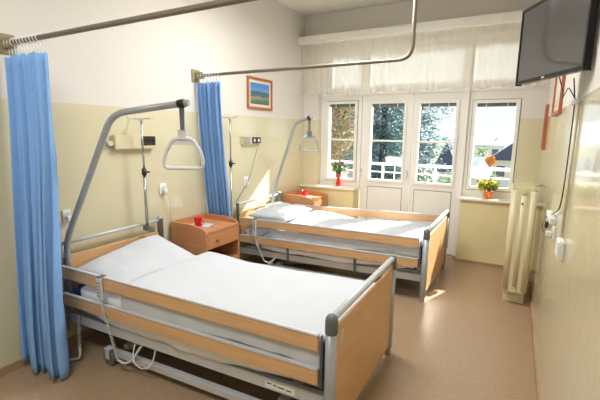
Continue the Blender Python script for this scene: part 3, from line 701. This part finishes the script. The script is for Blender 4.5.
# television on its arm
TL, TR = Vector((-.033, 2.66, 1.885)), Vector((.222, 2.15, 1.885))
dx = (TR-TL).normalized(); nx = Vector((dx.y, -dx.x, 0)).normalized()
if nx.y > 0: nx = -nx
WT, HT = (TR-TL).length+.01, .405
T = thing('television', TL+dx*WT/2, 'black flat television on a bracket at the top of the right wall', 'television')
def tvp(a, b, c): return TL+dx*a+nx*b+Vector((0, 0, c))
MB().box((0, -.028, 0), (WT, -.006, HT), mp=tvp, bev=.004).build('case', M_bezel, T)
MB().box((0, -.006, 0), (WT, .004, .018), mp=tvp).build('lower_bezel', M_bezel, T)
bz = MB(); bz.box((0, -.006, HT-.014), (WT, .004, HT), mp=tvp); bz.box((0, -.006, .018), (.01, .004, HT-.014), mp=tvp); bz.box((WT-.01, -.006, .018), (WT, .004, HT-.014), mp=tvp)
bz.build('bezel', M_bezel, T)
MB().box((.01, -.006, .018), (WT-.01, .0, HT-.014), mp=tvp).build('screen', M_screen, T)
MB().box((WT*.46, .004, .004), (WT*.50, .0055, .013), mp=tvp).build('logo', M_lgrey, T)
MB().box((WT*.2, -.055, .10), (WT*.6, -.028, .32), mp=tvp, bev=.008).build('back_housing', M_bezel, T)
ar = MB(); pA = tvp(WT*.4, -.05, .22); ar.tube([pA, (XR-.05, pA.y+.12, pA.z), (XR-.01, pA.y+.12, pA.z)], .018, 10); ar.box((XR-.012, pA.y+.04, pA.z-.12), (XR, pA.y+.2, pA.z+.12), bev=.003)
ar.build('wall_bracket', M_black, T)
TC = thing('television_cable', (.25, 2.5, .96), 'black cable dropping from the television and looping to the socket', 'cable')
c = MB(); 
c.tube(path([tvp(WT*.55, -.05, .02), (.20, 2.62, 1.83), (.205, 2.75, 1.80), (.22, 2.60, 1.86), (.245, 2.46, 1.78)], .03, 5), .003, 6)
c.tube(path([(.235, 2.56, 1.90), (.25, 2.53, 1.77), (.25, 2.524, 1.525), (.25, 2.531, 1.36), (.25, 2.563, 1.26), (.25, 2.62, 1.19), (.25, 2.84, 1.13), (.25, 3.205, 1.04), (.25, 3.70, .90), (.25, 3.72, .84), (.25, 3.35, .877), (.25, 2.89, .961)], .04, 6), .0035, 6)
c.build('cord', M_black, TC)
MB().box((.245, 3.36, .92), (.262, 3.42, 1.01), bev=.003).build('ferrite_block', M_black, TC)

# radiator
T = thing('radiator', (.11, 4.4, 0), 'cream column radiator standing edge-on by the right wall', 'radiator')
def section(y):
    m = MB()
    for k in range(3):
        x = .035+k*.0735
        m.tube([(x, y, .15), (x, y, 1.10)], .033, 12)
    m.box((.03, y-.024, .13), (.19, y+.024, 1.13))
    m.box((.012, y-.022, .115), (.208, y+.022, .20), bev=.018); m.box((.012, y-.022, 1.06), (.208, y+.022, 1.145), bev=.018)
    return m
for k in range(12): section(4.06+k*.055).build('section', M_rad, T)
MB().tube([(.10, 4.02, 1.10), (.10, 4.05, 1.10)], .026, 16).build('upper_plug', M_rad, T); MB().tube([(.10, 4.02, .158), (.10, 4.05, .158)], .024, 16).build('lower_plug', M_rad, T)
MB().tube([(.10, 4.024, .985), (.10, 4.05, .985)], .008, 10).build('bleed_valve', M_brown, T)
MB().tube([(.20, 4.20, .17), (XR-.002, 4.20, .17)], .012, 10).build('lower_pipe', M_rad, T); MB().tube([(.20, 4.62, 1.10), (XR, 4.62, 1.10)], .012, 10).build('wall_bracket', M_rad, T)
for yy in (4.12, 4.6):
    MB().box((.02, yy, 0), (.2, yy+.012, .13), bev=.003).build('foot', M_rad, T)

# ------------------------------------------------------------------ plants on the sills
def leafblob(m, c, r, n, ls, sq=1.0, seed=0):
    rn = random.Random(seed)
    for _ in range(n):
        d = Vector((rn.gauss(0, 1), rn.gauss(0, 1), rn.gauss(0, 1)*sq)).normalized()*r*rn.uniform(.45, 1); d.z *= sq
        p = Vector(c)+d; a = Vector((rn.uniform(-1, 1), rn.uniform(-1, 1), rn.uniform(-.6, 1))).normalized(); b = a.cross(Vector((rn.uniform(-1, 1), rn.uniform(-1, 1), rn.uniform(-1, 1)))).normalized()
        l = ls*rn.uniform(.6, 1.2)
        m.quad([p-a*l*.5, p+b*l*.28+a*l*.05, p+a*l*.55, p-b*l*.28+a*l*.05])
vx, vy, vz = -2.235, 5.24, .828
T = thing('flower_vase', (vx, vy, vz), 'red waisted glass vase on the left window sill', 'vase')
MB().lathe([(.030, 0), (.036, .01), (.040, .045), (.028, .09), (.022, .12), (.026, .16), (.033, .185), (.029, .185), (.020, .14), (.018, .11), (.002, .03)], (vx, vy, vz), 24).build('glass', M_redglass, T)
m = MB(); m.mi = 0; leafblob(m, (vx-.005, vy, vz+.29), .105, 170, .05, .9, 3); m.mi = 1; leafblob(m, (vx+.04, vy-.02, vz+.33), .09, 26, .03, .9, 4); m.mi = 2; leafblob(m, (vx-.02, vy-.03, vz+.30), .10, 22, .03, .9, 5)
m.mi = 0
for k in range(7): m.tube([(vx, vy, vz+.04), (vx+.05*math.cos(k), vy+.05*math.sin(k), vz+.27)], .002, 5)
bq = thing('bouquet', (vx, vy, vz+.04), 'green bouquet with pink flowers standing in the red vase', 'flowers'); m.build('foliage', [M_green, M_petal, M_yleaf], bq, recalc=False)
px, py = -.245, 5.25
T = thing('potted_plant', (px, py, .828), 'small yellow-green plant in an orange pot on the right sill', 'plant')
MB().lathe([(.034, 0), (.038, .004), (.047, .078), (.052, .08), (.052, .095), (.045, .095), (.04, .07), (.002, .068)], (px, py, .828), 22).build('pot', M_orange, T)
m = MB(); leafblob(m, (px-.01, py, .828+.17), .125, 170, .055, .62, 8); m.mi = 1; leafblob(m, (px-.03, py-.03, .828+.20), .12, 60, .04, .5, 9); m.mi = 2; leafblob(m, (px+.02, py, .828+.16), .1, 60, .05, .6, 10)
for k in range(5): m.tube([(px, py, .90), (px+.05*math.cos(k*1.3), py+.05*math.sin(k*1.3), 1.0)], .003, 5)
m.build('foliage', [M_yleaf, M_wpetal, M_green], T, recalc=False)

# ------------------------------------------------------------------ outside
struct('trim_7', MB().box((-4.5, 5.53, -.22), (2.5, 6.75, -.04)), M_conc)
T = thing('balcony_railing', (-1.3, 6.6, -.04), 'white tube balcony railing outside the doors', 'railing')
for z, r in ((1.085, .024), (.945, .011), (.45, .011)): MB().tube([(-4.5, 6.6, z), (2.5, 6.6, z)], r, 8).build('bar', M_rail_out, T)
for x in (-4.1, -3.02, -1.985, -1.115, -.335, .75, 1.8): MB().tube([(x, 6.6, -.04), (x, 6.6, 1.085)], .022, 8).build('post', M_rail_out, T)
for x in (-1.78, -2.75): MB().tube([(x, 6.6, .45), (x, 6.6, 1.085)], .009, 8).build('thin_post', M_rail_out, T)
mb = MB(); mb.prism([(-1.90, 1.115), (-1.62, 1.115), (-1.60, 1.205), (-1.92, 1.205)], lambda a, b, d: (a, d, b), 6.50, 6.68)
M_pl = mat('cream_planter_plastic', (236, 222, 186), .6, var=.05)
tag(mb.build('planter_box', M_pl), 'cream planter box on top of the balcony railing', 'planter')
M_ground = mat('town_ground', (128, 134, 112), .95, var=.3, scale=.15)
struct('trim_8', MB().box((-300, 7.5, -5.2), (300, 480, -5)), M_ground)
M_hill = mat('hazy_blue_hill', (186, 204, 218), 1, var=.15, scale=.02)  # distance haze is put into the pale blue colour
hl = MB()
def hill(a, b):
    x = lerp(-420, 420, a); y = lerp(330, 470, b); h = (16+10*fb(a*9, 1)+5*fb(a*30, 4))*math.sin(PI*b) - 5
    return (x, y, h)
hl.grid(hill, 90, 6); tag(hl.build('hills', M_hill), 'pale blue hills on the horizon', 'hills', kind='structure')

M_bark = mat('dark_bark', (78, 62, 50), .9, var=.2)
def leafmat(name, c1, c2, sc=1.4):  # leaf colours made paler to stand in for haze
    m = mat(name, c1, .7, col2=c2, scale=sc, detail=2, spec=.2); return m
M_fir = leafmat('blue_green_fir', (150, 176, 172), (92, 120, 124), 2.5)
M_aut = leafmat('olive_autumn_leaf', (232, 206, 166), (184, 176, 136), 2.0)
M_bush = leafmat('grey_green_bush', (176, 196, 150), (130, 152, 118), 2.0)
M_org = leafmat('orange_autumn_leaf', (244, 184, 104), (222, 150, 84), 2.0)
def fir(x, y, z0, h, r, n, label, seed):
    rn = random.Random(seed); T = thing('fir_tree', (x, y, z0), label, 'tree')
    MB().tube([(x, y, z0), (x, y, z0+h*.5), (x, y, z0+h*.97)], [.2, .12, .02], 8).build('trunk', M_bark, T)
    m = MB()
    for _ in range(n):
        t = rn.random()**.8; z = z0+h*(.06+.94*t); R = r*(1-t)**.75*(.85+.25*math.sin(t*60)); an = rn.uniform(0, 2*PI)
        d = Vector((math.cos(an), math.sin(an), 0)); s = d.cross(Vector((0, 0, 1)))
        for k in range(11):
            q = rn.uniform(.15, 1); p = Vector((x, y, z))+d*R*q+s*rn.uniform(-.16, .16)*(1.1-q*.4)+Vector((0, 0, -.32*q*q*R*.5+rn.uniform(-.07, .07)))
            l = rn.uniform(.07, .16); a = (d+s*rn.uniform(-.9, .9)+Vector((0, 0, rn.uniform(-.7, .25)))).normalized(); b = a.cross(Vector((rn.uniform(-1, 1), rn.uniform(-1, 1), 1))).normalized()
            m.quad([p-a*l*.5, p+b*l*.22, p+a*l*.6, p-b*l*.22])
    m.build('foliage', M_fir, T, recalc=False)
def tree(x, y, z0, h, r, n, lm, label, seed, name='leafy_tree', ls=.16, vs=None):
    T = thing(name, (x, y, z0), label, 'tree'); th = h*(.85 if vs is None else .6); vs = vs or h*.36; m = MB(); m.tube([(x, y, z0), (x+.1, y, z0+th*.6), (x-.05, y, z0+th)], [.16, .11, .03], 8)
    rn = random.Random(seed)
    for k in range(9):
        zz = z0+th*rn.uniform(.4, .8); an = rn.uniform(0, 2*PI); m.tube([(x, y, zz), (x+r*.7*math.cos(an), y+r*.7*math.sin(an), zz+th*.15)], [.05, .01], 6)
    m.build('trunk', M_bark, T); m = MB()
    for k in range(26):
        d = Vector((rn.gauss(0, 1), rn.gauss(0, 1), rn.gauss(0, 1))).normalized()*rn.uniform(.2, .8)
        leafblob(m, (x+d.x*r, y+d.y*r, z0+h*.62+d.z*vs), r*.42, n//26, ls, 1, seed*50+k)
    m.build('foliage', lm, T, recalc=False)
fir(-3.75, 12.4, -5, 12.5, 2.0, 3600, 'dark blue-green fir filling the left door pane', 1)
fir(-3.75, 17.4, -5, 13.5, 2.4, 2900, 'fir tree seen through the right door pane', 2)
tree(-6.9, 16, -5, 12, 2.3, 24000, M_aut, 'beige autumn tree filling the left window', 3, ls=.13)
tree(-2.35, 14.2, -5, 6.0, .75, 2600, M_bush, 'grey-green bush below the right door pane firs', 4, 'bush')
tree(-1.15, 24.0, -5, 8.3, .36, 900, M_org, 'orange autumn tree beyond the right window', 6, ls=.12, vs=.42)
tree(-1.9, 29.0, -5, 6.2, 1.1, 2200, M_bush, 'round green tree left of the orange tree', 7, ls=.2)
tree(.35, 21, -5, 4.9, 1.3, 2600, M_bush, 'low green tree at the right of the right window', 9, ls=.18)
M_hw = mat('pale_house_render', (214, 212, 206), .9, var=.08); M_roofb = mat('slate_blue_roof', (74, 80, 104), .8, var=.15); M_roofw = mat('bright_sheet_roof', (226, 230, 234), .5); M_pane = mat('dark_house_window', (70, 78, 88), .2)
def house(x0, x1, y0, y1, z0, ze, zr, roof, label, along='x'):
    T = thing('house', ((x0+x1)/2, (y0+y1)/2, z0), label, 'building', 'houses of the town')
    MB().box((x0, y0, z0), (x1, y1, ze)).build('walls', M_hw, T)
    o = .35
    if along == 'x': g = [(y0-o, ze), ((y0+y1)/2, zr), (y1+o, ze)]; fn = lambda a, b, d: (d, a, b); d0, d1 = x0-o, x1+o
    else: g = [(x0-o, ze), ((x0+x1)/2, zr), (x1+o, ze)]; fn = lambda a, b, d: (a, d, b); d0, d1 = y0-o, y1+o
    MB().prism(g, fn, d0, d1).build('roof', roof, T)
    n = max(2, int((x1-x0)/2))
    for k in range(n):
        xx = lerp(x0, x1, (k+.5)/n); MB().box((xx-.4, y0-.04, ze-1.7), (xx+.4, y0, ze-.6)).build('window', M_pane, T)
    if x1-x0 > 3: MB().box(((x0+x1)/2+.6, (y0+y1)/2-.2, zr-.6), ((x0+x1)/2+1.1, (y0+y1)/2+.3, zr+.5)).build('chimney', M_hw, T)
house(-2.2, 1.8, 46, 54, -5, -1.0, .85, M_roofb, 'house with a slate blue roof behind the orange tree', 'y')
house(-5.2, -1.6, 62, 68, -5, .2, .9, M_roofw, 'distant white flat-roofed house left of the slate roof')
house(-3.6, -2.9, 22.5, 25, -5, -.4, 1.25, M_roofb, 'small house with a steep bluish roof at the right door pane', 'y')
house(-1.6, .2, 14.5, 17.5, -5, -1.1, -.35, M_roofw, 'bright sheet-roofed shed below the right window')
house(-4.2, -1.6, 27, 30, -5, -1.0, .15, M_roofw, 'pale-roofed house beyond the right door pane')
house(-12, -6.5, 30, 36, -5, -.5, 1.2, M_roofb, 'slate-roofed house far left behind the autumn tree')
house(2.0, 9.0, 70, 76, -5, .0, 1.4, M_roofb, 'grey house farthest right on the skyline')

for ob in bpy.data.objects:
    for k in ('base',):
        if k in ob: del ob[k]
